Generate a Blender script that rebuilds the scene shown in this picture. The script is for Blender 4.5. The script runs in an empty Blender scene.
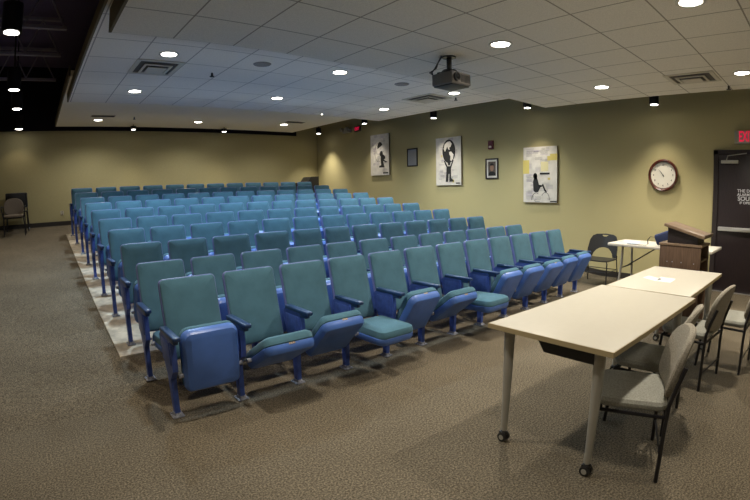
import bpy, bmesh, math, random
from mathutils import Vector, Matrix

# ------------------------------------------------------------------ camera
SC = bpy.context.scene
COL = SC.collection
PI = math.pi
R = math.radians
CAM_H = 1.485
FPX, YAW, PITCH, ROLL, K3 = 468.2147, 0.68794, -0.12573, -0.01709, 0.0889995


def look_matrix(yaw, pitch, roll):
    cy, sy, cp, sp = math.cos(yaw), math.sin(yaw), math.cos(pitch), math.sin(pitch)
    f = Vector((sy * cp, cy * cp, sp))
    r = Vector((cy, -sy, 0))
    u = r.cross(f)
    c, s = math.cos(roll), math.sin(roll)
    r2 = r * c + u * s
    u2 = u * c - r * s
    m = Matrix((r2, u2, -f)).transposed().to_4x4()
    m.translation = Vector((0, 0, CAM_H))
    return m


cam_data = bpy.data.cameras.new('camera')
cam = bpy.data.objects.new('camera', cam_data)
COL.objects.link(cam)
cam.matrix_world = look_matrix(YAW, PITCH, ROLL)
cam_data.type = 'PANO'
cam_data.sensor_width = 36.0
cam_data.sensor_height = 24.0
cam_data.sensor_fit = 'HORIZONTAL'
cam_data.clip_start = 0.02
cam_data.clip_end = 100
# wide stitched lens: r = f * (t + k t^3); the inverse as t = k1 r + k2 r^2 + k3 r^3 + k4 r^4 (r in mm)
_PX = 36.0 / 750.0
POLY = [0.0, 0.0, 0.0, 0.0]


def _fit_poly():
    n = 60
    rows = []
    ys = []
    for i in range(1, n + 1):
        t = 1.15 * i / n
        rr = FPX * (t + K3 * t ** 3) * _PX
        rows.append([rr / 20, (rr / 20) ** 2, (rr / 20) ** 3, (rr / 20) ** 4])
        ys.append(t)
    A = [[sum(r[i] * r[j] for r in rows) for j in range(4)] + [sum(r[i] * y for r, y in zip(rows, ys))] for i in range(4)]
    for i in range(4):
        p = max(range(i, 4), key=lambda k: abs(A[k][i]))
        A[i], A[p] = A[p], A[i]
        for k in range(4):
            if k != i:
                fct = A[k][i] / A[i][i]
                A[k] = [a - fct * b for a, b in zip(A[k], A[i])]
    return [A[i][4] / A[i][i] / 20 ** (i + 1) for i in range(4)]


POLY = _fit_poly()
for holder in (cam_data, getattr(cam_data, 'cycles', None)):
    if holder is None:
        continue
    try:
        holder.panorama_type = 'FISHEYE_LENS_POLYNOMIAL'
        holder.fisheye_fov = PI
        holder.fisheye_polynomial_k0 = 0.0
        holder.fisheye_polynomial_k1 = -POLY[0]
        holder.fisheye_polynomial_k2 = -POLY[1]
        holder.fisheye_polynomial_k3 = -POLY[2]
        holder.fisheye_polynomial_k4 = -POLY[3]
    except Exception as exc:
        print('pano', exc)
SC.camera = cam

# ------------------------------------------------------------------ world, exposure
world = bpy.data.worlds.new('world')
SC.world = world
world.use_nodes = True
world.node_tree.nodes['Background'].inputs[0].default_value = (0.55, 0.6, 0.7, 1)
world.node_tree.nodes['Background'].inputs[1].default_value = 0.02
SC.view_settings.view_transform = 'Standard'
SC.view_settings.look = 'None'
SC.view_settings.gamma = 1
SC.view_settings.use_curve_mapping = False
SC.view_settings.exposure = 1.6
SC.cycles.use_denoising = True
SC.cycles.max_bounces = 6
SC.cycles.diffuse_bounces = 4
SC.cycles.sample_clamp_indirect = 4

P_A, P_B, P_C = 56.0, 55.0, 28.0          # downlight power in the three ceilings
P_HANG, P_SPOT = 20.0, 25.0
WARM = (1.0, 0.90, 0.74)
MID = (1.0, 0.92, 0.80)
COOL = (0.64, 0.83, 1.0)


# ------------------------------------------------------------------ materials
def mat(name, col, rough=0.6, metal=0.0, noise=None, bump=None, spec=None, coat=0.0):
    """noise = (scale, amount, second colour or None); bump = (scale, strength)"""
    m = bpy.data.materials.new(name)
    m.use_nodes = True
    nt = m.node_tree
    b = nt.nodes['Principled BSDF']
    b.inputs['Base Color'].default_value = (*col, 1)
    b.inputs['Roughness'].default_value = rough
    b.inputs['Metallic'].default_value = metal
    if spec is not None:
        b.inputs['Specular IOR Level'].default_value = spec
    if coat:
        b.inputs['Coat Weight'].default_value = coat
    tc = nt.nodes.new('ShaderNodeTexCoord')
    if noise:
        n = nt.nodes.new('ShaderNodeTexNoise')
        n.inputs['Scale'].default_value = noise[0]
        n.inputs['Detail'].default_value = 5
        nt.links.new(tc.outputs['Object'], n.inputs['Vector'])
        mx = nt.nodes.new('ShaderNodeMix')
        mx.data_type = 'RGBA'
        c2 = noise[2] if len(noise) > 2 and noise[2] else tuple(c * (1 - noise[1]) for c in col)
        c1 = tuple(min(1, c * (1 + noise[1] * 0.5)) for c in col)
        mx.inputs[6].default_value = (*c1, 1)
        mx.inputs[7].default_value = (*c2, 1)
        rp = nt.nodes.new('ShaderNodeValToRGB')
        rp.color_ramp.elements[0].position = 0.35
        rp.color_ramp.elements[1].position = 0.65
        nt.links.new(n.outputs['Fac'], rp.inputs[0])
        nt.links.new(rp.outputs[0], mx.inputs[0])
        nt.links.new(mx.outputs[2], b.inputs['Base Color'])
    if bump:
        n = nt.nodes.new('ShaderNodeTexNoise')
        n.inputs['Scale'].default_value = bump[0]
        n.inputs['Detail'].default_value = 3
        nt.links.new(tc.outputs['Object'], n.inputs['Vector'])
        bp = nt.nodes.new('ShaderNodeBump')
        bp.inputs['Strength'].default_value = bump[1]
        bp.inputs['Distance'].default_value = 0.01
        nt.links.new(n.outputs['Fac'], bp.inputs['Height'])
        nt.links.new(bp.outputs[0], b.inputs['Normal'])
    return m


def emit(name, col, strength):
    m = bpy.data.materials.new(name)
    m.use_nodes = True
    nt = m.node_tree
    b = nt.nodes['Principled BSDF']
    b.inputs['Base Color'].default_value = (*col, 1)
    b.inputs['Emission Color'].default_value = (*col, 1)
    b.inputs['Emission Strength'].default_value = strength
    return m


def carpet_mat():
    m = mat('carpet', (0.2, 0.16, 0.12), 0.95, spec=0.1)
    nt = m.node_tree
    b = nt.nodes['Principled BSDF']
    tc = nt.nodes['Texture Coordinate']
    n1 = nt.nodes.new('ShaderNodeTexNoise')
    n1.inputs['Scale'].default_value = 88
    n1.inputs['Detail'].default_value = 6
    n1.inputs['Roughness'].default_value = 0.8
    n2 = nt.nodes.new('ShaderNodeTexNoise')
    n2.inputs['Scale'].default_value = 1.3
    n2.inputs['Detail'].default_value = 4
    nt.links.new(tc.outputs['Object'], n1.inputs['Vector'])
    nt.links.new(tc.outputs['Object'], n2.inputs['Vector'])
    r1 = nt.nodes.new('ShaderNodeValToRGB')
    e = r1.color_ramp.elements
    e[0].position = 0.36
    e[0].color = (0.035, 0.028, 0.020, 1)
    e[1].position = 0.66
    e[1].color = (0.36, 0.305, 0.215, 1)
    mid = r1.color_ramp.elements.new(0.5)
    mid.color = (0.145, 0.122, 0.089, 1)
    r2 = nt.nodes.new('ShaderNodeValToRGB')
    r2.color_ramp.elements[0].position = 0.3
    r2.color_ramp.elements[0].color = (0.86, 0.86, 0.86, 1)
    r2.color_ramp.elements[1].position = 0.7
    r2.color_ramp.elements[1].color = (1.08, 1.08, 1.08, 1)
    mx = nt.nodes.new('ShaderNodeMix')
    mx.data_type = 'RGBA'
    mx.blend_type = 'MULTIPLY'
    mx.inputs[0].default_value = 1
    nt.links.new(n1.outputs['Fac'], r1.inputs[0])
    nt.links.new(n2.outputs['Fac'], r2.inputs[0])
    nt.links.new(r1.outputs[0], mx.inputs[6])
    nt.links.new(r2.outputs[0], mx.inputs[7])
    nt.links.new(mx.outputs[2], b.inputs['Base Color'])
    bp = nt.nodes.new('ShaderNodeBump')
    bp.inputs['Strength'].default_value = 0.6
    bp.inputs['Distance'].default_value = 0.01
    nt.links.new(n1.outputs['Fac'], bp.inputs['Height'])
    nt.links.new(bp.outputs[0], b.inputs['Normal'])
    return m


def tile_mat(name, col, line, ox, px, oy, py, w):
    """acoustic ceiling tiles: a T-bar grid at x = ox + n px, y = oy + n py"""
    m = mat(name, col, 0.9, spec=0.15)
    nt = m.node_tree
    b = nt.nodes['Principled BSDF']
    tc = nt.nodes['Texture Coordinate']
    sp = nt.nodes.new('ShaderNodeSeparateXYZ')
    nt.links.new(tc.outputs['Object'], sp.inputs[0])

    def mth(op, a, v):
        n = nt.nodes.new('ShaderNodeMath')
        n.operation = op
        nt.links.new(a, n.inputs[0])
        if isinstance(v, (int, float)):
            n.inputs[1].default_value = v
        else:
            nt.links.new(v, n.inputs[1])
        return n.outputs[0]
    outs = []
    for k, (o, p) in enumerate(((ox, px), (oy, py))):
        s = mth('SUBTRACT', sp.outputs[k], o - w / 2 - 40 * p)
        md = mth('MODULO', s, p)
        outs.append(mth('LESS_THAN', md, w))
    f = mth('MAXIMUM', outs[0], outs[1])
    n1 = nt.nodes.new('ShaderNodeTexNoise')
    n1.inputs['Scale'].default_value = 160
    n1.inputs['Detail'].default_value = 4
    nt.links.new(tc.outputs['Object'], n1.inputs['Vector'])
    rp = nt.nodes.new('ShaderNodeValToRGB')
    rp.color_ramp.elements[0].position = 0.3
    rp.color_ramp.elements[0].color = (*[c * 0.84 for c in col], 1)
    rp.color_ramp.elements[1].position = 0.6
    rp.color_ramp.elements[1].color = (*[min(1, c * 1.04) for c in col], 1)
    nt.links.new(n1.outputs['Fac'], rp.inputs[0])
    mx = nt.nodes.new('ShaderNodeMix')
    mx.data_type = 'RGBA'
    nt.links.new(f, mx.inputs[0])
    nt.links.new(rp.outputs[0], mx.inputs[6])
    mx.inputs[7].default_value = (*line, 1)
    nt.links.new(mx.outputs[2], b.inputs['Base Color'])
    return m


def wood_mat(name, c1, c2, scale=6, rough=0.45, axis='Z'):
    m = mat(name, c1, rough)
    nt = m.node_tree
    b = nt.nodes['Principled BSDF']
    tc = nt.nodes['Texture Coordinate']
    mp = nt.nodes.new('ShaderNodeMapping')
    mp.inputs['Scale'].default_value = (14, 14, 1.2) if axis == 'Z' else (1.2, 14, 14)
    nt.links.new(tc.outputs['Object'], mp.inputs[0])
    n = nt.nodes.new('ShaderNodeTexNoise')
    n.inputs['Scale'].default_value = scale
    n.inputs['Detail'].default_value = 6
    nt.links.new(mp.outputs[0], n.inputs['Vector'])
    rp = nt.nodes.new('ShaderNodeValToRGB')
    rp.color_ramp.elements[0].position = 0.35
    rp.color_ramp.elements[0].color = (*c1, 1)
    rp.color_ramp.elements[1].position = 0.65
    rp.color_ramp.elements[1].color = (*c2, 1)
    nt.links.new(n.outputs['Fac'], rp.inputs[0])
    nt.links.new(rp.outputs[0], b.inputs['Base Color'])
    return m


M = {}
M['carpet'] = carpet_mat()
M['wall'] = mat('olive_wall_paint', (0.47, 0.418, 0.225), 0.85, noise=(90, 0.07), bump=(260, 0.15), spec=0.2)
M['black_paint'] = mat('black_paint', (0.012, 0.010, 0.014), 0.8, spec=0.2)
M['deck'] = mat('dark_deck_paint', (0.15, 0.12, 0.23), 0.8, spec=0.2)
M['joist'] = mat('joist_paint', (0.30, 0.27, 0.34), 0.6, spec=0.3)
M['fascia'] = mat('brown_fascia_paint', (0.17, 0.14, 0.09), 0.8, spec=0.2)
M['tile_a'] = tile_mat('ceiling_tiles_near', (0.86, 0.82, 0.74), (0.36, 0.33, 0.28), 0.575, 0.58, 0.508, 0.6103, 0.014)
M['tile_b'] = tile_mat('ceiling_tiles_middle', (0.90, 0.855, 0.80), (0.43, 0.40, 0.38), 0.575, 0.58, 5.0, 0.683, 0.014)
M['soffit'] = mat('plain_ceiling_paint', (0.92, 0.87, 0.76), 0.9, spec=0.15, noise=(30, 0.03))
M['concrete'] = mat('pale_concrete', (0.60, 0.54, 0.43), 0.8, noise=(9, 0.28), bump=(60, 0.2))
M['baseboard'] = mat('dark_rubber_base', (0.035, 0.03, 0.026), 0.5)
M['teal'] = mat('teal_upholstery', (0.080, 0.188, 0.262), 0.9, noise=(9, 0.1), bump=(420, 0.25), spec=0.2)
M['teal'].node_tree.nodes['Principled BSDF'].inputs['Sheen Weight'].default_value = 0.08
M['blue'] = mat('blue_shell_plastic', (0.085, 0.19, 0.58), 0.36, noise=(7, 0.10), spec=0.45)
M['back_blue'] = mat('lavender_blue_shell', (0.145, 0.185, 0.43), 0.4, noise=(9, 0.12), spec=0.4)
M['blue_metal'] = mat('blue_painted_metal', (0.055, 0.105, 0.40), 0.4, noise=(18, 0.25), spec=0.4)
M['arm'] = mat('navy_armrest', (0.018, 0.05, 0.15), 0.35, spec=0.5)
M['worn'] = mat('worn_pale_metal', (0.36, 0.38, 0.46), 0.5, noise=(60, 0.5))
M['plate'] = mat('rusty_number_plate', (0.16, 0.09, 0.05), 0.5, noise=(90, 0.6, (0.5, 0.45, 0.4)))
M['laminate'] = mat('cream_laminate', (0.57, 0.54, 0.465), 0.42, noise=(25, 0.012), spec=0.35)
M['edge'] = mat('tan_edge_band', (0.40, 0.32, 0.18), 0.5)
M['alu'] = mat('grey_metal_leg', (0.42, 0.41, 0.37), 0.42, metal=0.35)
M['black_metal'] = mat('black_metal', (0.012, 0.011, 0.014), 0.35, spec=0.5)
M['black_plastic'] = mat('black_plastic', (0.016, 0.016, 0.017), 0.4, spec=0.5)
M['grey_fabric'] = mat('pale_grey_fabric', (0.35, 0.32, 0.265), 0.92, noise=(150, 0.3), bump=(500, 0.3), spec=0.2)
M['seat_fabric'] = mat('grey_green_fabric', (0.37, 0.37, 0.33), 0.92, noise=(120, 0.2), bump=(500, 0.3), spec=0.2)
M['taupe_fabric'] = mat('taupe_fabric', (0.22, 0.185, 0.15), 0.92, noise=(120, 0.2), spec=0.2)
M['white_plastic'] = mat('white_plastic', (0.68, 0.65, 0.58), 0.45, spec=0.3)
M['walnut'] = wood_mat('walnut_laminate', (0.085, 0.050, 0.032), (0.13, 0.080, 0.052))
M['walnut_top'] = wood_mat('walnut_top', (0.17, 0.115, 0.075), (0.23, 0.16, 0.105), axis='X')
M['door'] = wood_mat('dark_door', (0.014, 0.009, 0.012), (0.022, 0.013, 0.015))
M['doorframe'] = mat('dark_door_frame', (0.020, 0.014, 0.016), 0.5)
M['steel'] = mat('brushed_steel', (0.55, 0.55, 0.55), 0.35, metal=0.8)
M['paper'] = mat('white_paper', (0.80, 0.80, 0.80), 0.8)
M['blue_paper'] = mat('pale_blue_paper', (0.42, 0.50, 0.62), 0.7)
M['strap'] = mat('navy_webbing', (0.02, 0.032, 0.095), 0.8)
M['clock_rim'] = mat('mahogany_rim', (0.10, 0.022, 0.014), 0.25, noise=(12, 0.4), coat=0.3)
M['clock_face'] = mat('clock_face', (0.74, 0.71, 0.63), 0.5)
M['ink'] = mat('black_ink', (0.010, 0.010, 0.011), 0.7)
M['grey_ink'] = mat('grey_ink', (0.30, 0.29, 0.29), 0.8)
M['lilac_ink'] = mat('lilac_ink', (0.40, 0.34, 0.46), 0.8)
M['canvas'] = mat('printed_canvas', (0.66, 0.63, 0.58), 0.85, noise=(7, 0.13))
M['canvas_side'] = mat('canvas_side', (0.20, 0.16, 0.10), 0.8)
M['yellow'] = mat('yellow_patch', (0.62, 0.52, 0.16), 0.85)
M['pale_yellow'] = mat('pale_yellow_patch', (0.68, 0.62, 0.36), 0.85)
M['red'] = mat('alarm_red', (0.10, 0.010, 0.03), 0.4)
M['frame_black'] = mat('dark_frame', (0.022, 0.016, 0.014), 0.4)
M['photo_bg'] = mat('photo_background', (0.10, 0.075, 0.06), 0.6)
M['skin'] = mat('photo_skin', (0.30, 0.17, 0.11), 0.6)
M['cert'] = mat('certificate_paper', (0.30, 0.31, 0.34), 0.7)
M['vent'] = mat('vent_metal', (0.62, 0.58, 0.50), 0.5)
M['vent_dark'] = mat('vent_dark', (0.03, 0.03, 0.032), 0.8)
M['vent_throat'] = mat('vent_throat', (0.12, 0.11, 0.10), 0.8)
M['speaker_grille'] = mat('speaker_grille', (0.30, 0.28, 0.27), 0.8, noise=(300, 0.4))
M['trim_white'] = mat('light_trim_ring', (0.62, 0.60, 0.55), 0.5)
M['lens'] = emit('downlight_lens', (1.0, 0.97, 0.90), 9.0)
M['lens_spot'] = emit('spot_lens', (1.0, 0.95, 0.88), 6.0)
M['exit_red'] = emit('exit_letters', (0.80, 0.012, 0.07), 0.22)
M['exit_panel'] = mat('exit_panel', (0.36, 0.35, 0.29), 0.5)
M['proj_body'] = mat('grey_projector_shell', (0.19, 0.175, 0.16), 0.45)
M['proj_dark'] = mat('dark_projector_base', (0.04, 0.038, 0.036), 0.5)
M['glass'] = mat('lens_glass', (0.01, 0.01, 0.014), 0.05, spec=0.8)
M['sign_text'] = mat('pale_door_letters', (0.62, 0.64, 0.70), 0.6)


# ------------------------------------------------------------------ mesh helpers
class MB:
    def __init__(self):
        self.bm = bmesh.new()

    def add(self, verts, faces, M4=None):
        vs = [self.bm.verts.new(M4 @ Vector(v) if M4 is not None else Vector(v)) for v in verts]
        for f in faces:
            try:
                self.bm.faces.new([vs[i] for i in f])
            except ValueError:
                pass
        return vs

    def box(self, x0, x1, y0, y1, z0, z1, bevel=0.0, M4=None, seg=2):
        t = bmesh.new()
        bmesh.ops.create_cube(t, size=1)
        for v in t.verts:
            v.co = Vector((x0 + (v.co.x + .5) * (x1 - x0), y0 + (v.co.y + .5) * (y1 - y0), z0 + (v.co.z + .5) * (z1 - z0)))
        if bevel:
            bmesh.ops.bevel(t, geom=t.edges[:], offset=bevel, segments=seg, affect='EDGES', profile=0.5)
        self.merge(t, M4)
        return self

    def merge(self, t, M4=None):
        t.verts.index_update()
        self.add([v.co.copy() for v in t.verts], [[v.index for v in f.verts] for f in t.faces], M4)
        t.free()

    def prism(self, poly, a, b, axis='x', M4=None):
        """extrude a polygon; axis x: poly is (y,z), axis y: poly is (x,z), axis z: poly is (x,y)"""
        n = len(poly)
        def P(p, t):
            return {'x': (t, p[0], p[1]), 'y': (p[0], t, p[1]), 'z': (p[0], p[1], t)}[axis]
        vs = [P(p, a) for p in poly] + [P(p, b) for p in poly]
        fs = [list(range(n))[::-1], list(range(n, 2 * n))] + [[i, (i + 1) % n, n + (i + 1) % n, n + i] for i in range(n)]
        self.add(vs, fs, M4)
        return self

    def cyl(self, p0, p1, r0, r1=None, n=14, sx=1.0, cap=True):
        r1 = r0 if r1 is None else r1
        p0, p1 = Vector(p0), Vector(p1)
        d = (p1 - p0).normalized()
        a = d.orthogonal().normalized() if abs(d.z) < 0.999 else Vector((1, 0, 0))
        b = d.cross(a)
        vs = []
        for p, r in ((p0, r0), (p1, r1)):
            for i in range(n):
                t = 2 * PI * i / n
                vs.append(p + a * (r * sx * math.cos(t)) + b * (r * math.sin(t)))
        fs = [[i, (i + 1) % n, n + (i + 1) % n, n + i] for i in range(n)]
        if cap:
            fs += [list(range(n))[::-1], list(range(n, 2 * n))]
        self.add(vs, fs)
        return self

    def tube(self, pts, r, n=8):
        """round bar through points, mitred by shared rings"""
        pts = [Vector(p) for p in pts]
        rings = []
        prev = None
        for i, p in enumerate(pts):
            d = (pts[min(i + 1, len(pts) - 1)] - pts[max(i - 1, 0)]).normalized()
            if prev is None:
                a = d.orthogonal().normalized()
            else:
                a = (prev - d * prev.dot(d)).normalized()
            prev = a
            b = d.cross(a)
            rings.append([p + a * (r * math.cos(2 * PI * k / n)) + b * (r * math.sin(2 * PI * k / n)) for k in range(n)])
        vs = [v for ring in rings for v in ring]
        fs = []
        for i in range(len(pts) - 1):
            for k in range(n):
                fs.append([i * n + k, i * n + (k + 1) % n, (i + 1) * n + (k + 1) % n, (i + 1) * n + k])
        fs += [list(range(n))[::-1], [(len(pts) - 1) * n + k for k in range(n)]]
        self.add(vs, fs)
        return self

    def panel(self, w, h, r, rings, M4=None, n=6, rtop=None):
        """rounded rectangle in the XZ plane facing -Y; rings = [(inset, y)], capped at both ends"""
        loops = []
        rt = r if rtop is None else rtop
        for ins, y in rings:
            pts = []
            hw, hh = w / 2 - ins, h / 2 - ins
            for cx, cz, a0, rr in ((hw, hh, 0, rt), (-hw, hh, 90, rt), (-hw, -hh, 180, r), (hw, -hh, 270, r)):
                q = max(rr - ins, 0.002)
                q = min(q, hw - 0.0005, hh - 0.0005)
                ccx = cx - math.copysign(q, cx)
                ccz = cz - math.copysign(q, cz)
                for k in range(n + 1):
                    a = R(a0 + 90 * k / n)
                    pts.append((ccx + q * math.cos(a), y, ccz + q * math.sin(a)))
            loops.append(pts)
        m = len(loops[0])
        vs = [p for l in loops for p in l]
        fs = []
        for i in range(len(loops) - 1):
            for k in range(m):
                fs.append([i * m + k, i * m + (k + 1) % m, (i + 1) * m + (k + 1) % m, (i + 1) * m + k])
        fs += [list(range(m))[::-1], [(len(loops) - 1) * m + k for k in range(m)]]
        self.add(vs, fs, M4)
        return self

    def build(self, name, material, parent=None, smooth=True, angle=35, loc=None, rot=None):
        bmesh.ops.recalc_face_normals(self.bm, faces=self.bm.faces[:])
        me = bpy.data.meshes.new(name)
        self.bm.to_mesh(me)
        self.bm.free()
        me.materials.append(material)
        if smooth:
            for p in me.polygons:
                p.use_smooth = True
            me.set_sharp_from_angle(angle=R(angle))
        o = bpy.data.objects.new(name, me)
        COL.objects.link(o)
        if parent is not None:
            o.parent = parent
        if loc:
            o.location = loc
        if rot:
            o.rotation_euler = rot
        return o


def tag(o, label=None, cat=None, group=None, kind=None):
    if label:
        o['label'] = label
    if cat:
        o['category'] = cat
    if group:
        o['group'] = group
    if kind:
        o['kind'] = kind
    return o


def empty(name, loc=(0, 0, 0), rz=0, parent=None):
    o = bpy.data.objects.new(name, None)
    COL.objects.link(o)
    o.empty_display_size = 0.1
    o.location = loc
    o.rotation_euler = (0, 0, rz)
    if parent is not None:
        o.parent = parent
    return o


def thing(name, label, cat, loc, rz=0, group=None):
    return tag(empty(name, loc, rz), label, cat, group)


def copy_tree(o, parent=None):
    c = o.copy()
    COL.objects.link(c)
    if parent is not None:
        c.parent = parent
    for ch in list(o.children):
        copy_tree(ch, c)
    return c


def struct(name, mb, material, smooth=False):
    o = mb.build(name, material, smooth=smooth)
    o['kind'] = 'structure'
    return o


def spot(name, loc, power, col, angle=150, blend=0.6, radius=0.07, parent=None, rot=(0, 0, 0)):
    l = bpy.data.lights.new(name, 'SPOT')
    l.energy = power
    l.color = col
    l.spot_size = R(angle)
    l.spot_blend = blend
    l.shadow_soft_size = radius
    o = bpy.data.objects.new(name, l)
    COL.objects.link(o)
    o.location = loc
    o.rotation_euler = rot
    if parent is not None:
        o.parent = parent
    return o


# ------------------------------------------------------------------ floor height
SLOPE, RAMP0 = 0.1056, 3.2086


def fl(y):
    return max(0.0, SLOPE * (y - RAMP0))


XR, YB = 7.9, 12.35           # right wall, back wall
XL, YF = -4.2, -3.6           # left wall and the wall behind the camera
ZTOP = 4.7

# ------------------------------------------------------------------ room shell
f = MB()
y1 = RAMP0 + 0.16
f.add([(XL, YF, 0), (XR, YF, 0), (XR, y1, 0), (XL, y1, 0), (XR, YB, fl(YB) - 0.015), (XL, YB, fl(YB) - 0.015),
       (XL, YF, -0.2), (XR, YF, -0.2), (XR, YB, -0.2), (XL, YB, -0.2)],
      [(0, 1, 2, 3), (3, 2, 4, 5), (6, 9, 8, 7), (0, 6, 7, 1), (5, 4, 8, 9), (0, 3, 5, 9, 6), (1, 7, 8, 4, 2)])
struct('floor', f, M['carpet'])

struct('wall_back', MB().box(XL - .15, XR + .15, YB, YB + .15, -.2, ZTOP), M['wall'])
struct('wall_right', MB().box(XR, XR + .15, YF, YB, -.2, ZTOP), M['wall'])
struct('wall_left', MB().box(XL - .15, XL, YF, YB, -.2, ZTOP), M['wall'])
struct('wall_front', MB().box(XL - .15, XR + .15, YF - .15, YF, -.2, ZTOP), M['wall'])
struct('ceiling_dark', MB().box(XL - .15, XR + .15, YF - .15, YB + .15, ZTOP, ZTOP + .1), M['deck'])
struct('trim_1', MB().box(XL, 7.15, YB - .035, YB, 3.19, ZTOP), M['black_paint'])

# baseboards
struct('baseboard_back', MB().box(XL, XR, YB - .015, YB, fl(YB) - .03, fl(YB) + .085), M['baseboard'])
bb = MB()
bb.prism([(1.56, 0), (y1, 0), (YB - .015, fl(YB) - .02), (YB - .015, fl(YB) + .085), (y1, .10), (1.56, .10)], XR - .015, XR, 'x')
bb.box(XR - .015, XR, YF, .40, 0, .10)
struct('baseboard_right', bb, M['baseboard'])

# the three stepped ceilings
ZA, ZB, ZC = 2.903, 3.12, 3.26
AX0, AX1, AY1 = 0.605, 7.26, 4.171
BX0, BX1, BY1 = 0.540, 7.10, 8.42
CX0, CX1, CY1 = 0.485, 6.90, 12.12
struct('ceiling_near', MB().box(AX0 + .004, AX1 - .004, YF, AY1 - .004, ZA, ZA + .10), M['tile_a'])
struct('ceiling_middle', MB().box(BX0 + .004, BX1 - .004, 3.3, BY1 - .004, ZB, ZB + .08), M['tile_b'])
struct('ceiling_far', MB().box(CX0 + .004, CX1 - .004, 7.2, CY1 - .004, ZC, ZC + .08), M['soffit'])


def fascia(n, x0, x1, ya, yb, z0, z1):
    m = MB()
    t = .02
    m.box(x0 - t, x0 + .004, ya, yb + .004, z0 - .004, z1)
    m.box(x1 - .004, x1 + .008, ya, yb + .004, z0 + .002, z1)
    m.box(x0, x1, yb - .004, yb + .006, z0 + .003, z1)
    struct(n, m, M['fascia'])


fascia('trim_3', AX0, AX1, YF, AY1 - .01, ZA, ZA + .21)
fascia('trim_4', BX0, BX1, 3.3, BY1 - .01, ZB, ZB + .14)
fascia('trim_5', CX0, CX1, 7.2, CY1 - .01, ZC, ZC + .14)

# concrete strip under the stepped rows
p = MB()
py0, py1 = 4.26, 10.95
p.prism([(py0, fl(py0) - .03), (py0, fl(py0)), (py1, fl(py1)), (py1, fl(py1) - .03)], 0.56, 6.95, 'x')
struct('trim_6', p, M['concrete'])

# ------------------------------------------------------------------ door and its fittings
d = MB()
DY0, DY1 = 0.47, 1.515
d.box(XR - .06, XR + .0, DY1 - .075, DY1, 0, 2.13, .004)
d.box(XR - .06, XR + .0, DY0, DY0 + .075, 0, 2.13, .004)
d.box(XR - .06, XR + .0, DY0, DY1, 2.06, 2.13, .004)
door = struct('door_1', d, M['doorframe'])
leaf = MB().box(XR - .045, XR - .005, DY0 + .075, DY1 - .075, .012, 2.06, .003).build('door_leaf', M['door'], door)
b = MB()
b.box(XR - .10, XR - .045, DY0 + .10, DY1 - .10, .925, .985, .008)
b.box(XR - .125, XR - .10, DY0 + .13, DY1 - .32, .935, .975, .006)
b.build('push_bar', M['steel'], leaf)['label'] = 'silver push bar'
b = MB()
b.box(XR - .10, XR - .045, DY1 - .38, DY1 - .12, 1.925, 1.975, .006)
b.tube([(XR - .08, DY1 - .20, 1.975), (XR - .085, DY1 - .22, 2.04), (XR - .075, DY1 - .50, 2.075)], .008)
b.build('door_closer', M['alu'], leaf)
MB().box(XR - .075, XR - .006, DY0 + .075, DY1 - .075, 0, .012).build('threshold', M['steel'], door)


def text_mesh(name, body, size, material, parent, mtx, depth=.0015, align='CENTER', xs=1.0):
    cu = bpy.data.curves.new(name, 'FONT')
    cu.body = body
    cu.size = size
    cu.align_x = align
    cu.align_y = 'CENTER'
    cu.extrude = depth
    cu.offset = size * 0.018
    tmp = bpy.data.objects.new(name, cu)
    COL.objects.link(tmp)
    dg = bpy.context.evaluated_depsgraph_get()
    me = bpy.data.meshes.new_from_object(tmp.evaluated_get(dg))
    bpy.data.objects.remove(tmp)
    me.transform(mtx @ Matrix.Diagonal((xs, 1, 1, 1)))
    me.materials.clear()
    me.materials.append(material)
    o = bpy.data.objects.new(name, me)
    COL.objects.link(o)
    if parent is not None:
        o.parent = parent
    return o


def wall_m(x, y, z):
    """text frame on the right wall: reads along -Y, up +Z, faces -X"""
    m = Matrix(((0, 0, -1, x), (-1, 0, 0, y), (0, 1, 0, z), (0, 0, 0, 1)))
    return m


YT = 0.985
for body, sz, zz in (('THE DOOR', .062, 1.525), ('ALARM WILL', .055, 1.470), ('SOUND', .085, 1.410), ('IF OPENED', .050, 1.350)):
    text_mesh('door_lettering', body, sz, M['sign_text'], leaf, wall_m(XR - .047, YT, zz), xs=1.05)

# exit sign by the door
ex = thing('exit_sign', 'pale exit sign with red EXIT letters on the wall above the dark door', 'exit sign', (XR, 1.03, 2.315))
b = MB().box(-.055, 0, -.17, .17, -.095, .095, .006)
b.build('housing', M['exit_panel'], ex)
text_mesh('exit_letters', 'EXIT', .215, M['exit_red'], ex, wall_m(-.057, -.006, 0), xs=.50)

# far emergency light and small exit sign
em = thing('emergency_light', 'pale twin-head emergency light high on the canvas wall near the back corner', 'emergency light', (XR, 10.72, 3.19))
MB().box(-.08, 0, -.17, .17, -.05, .05, .01).build('housing', M['exit_panel'], em)
for s in (-1, 1):
    MB().cyl((-.09, s * .11, .055), (-.17, s * .12, .03), .045, .055).build('lamp_head', M['exit_panel'], em)
e2 = thing('exit_sign', 'tiny glowing red exit sign beside the emergency light near the back corner', 'exit sign', (XR, 10.24, 3.20))
MB().box(-.05, 0, -.12, .12, -.07, .07, .006).build('housing', M['black_plastic'], e2)
text_mesh('exit_letters', 'EXIT', .12, M['exit_red'], e2, wall_m(-.052, 0, 0), xs=.8)

# ------------------------------------------------------------------ lamps
G_REC = 'round recessed ceiling lights'


def lens_mat(col, s):
    return emit('downlight_lens', col, s)


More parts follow.
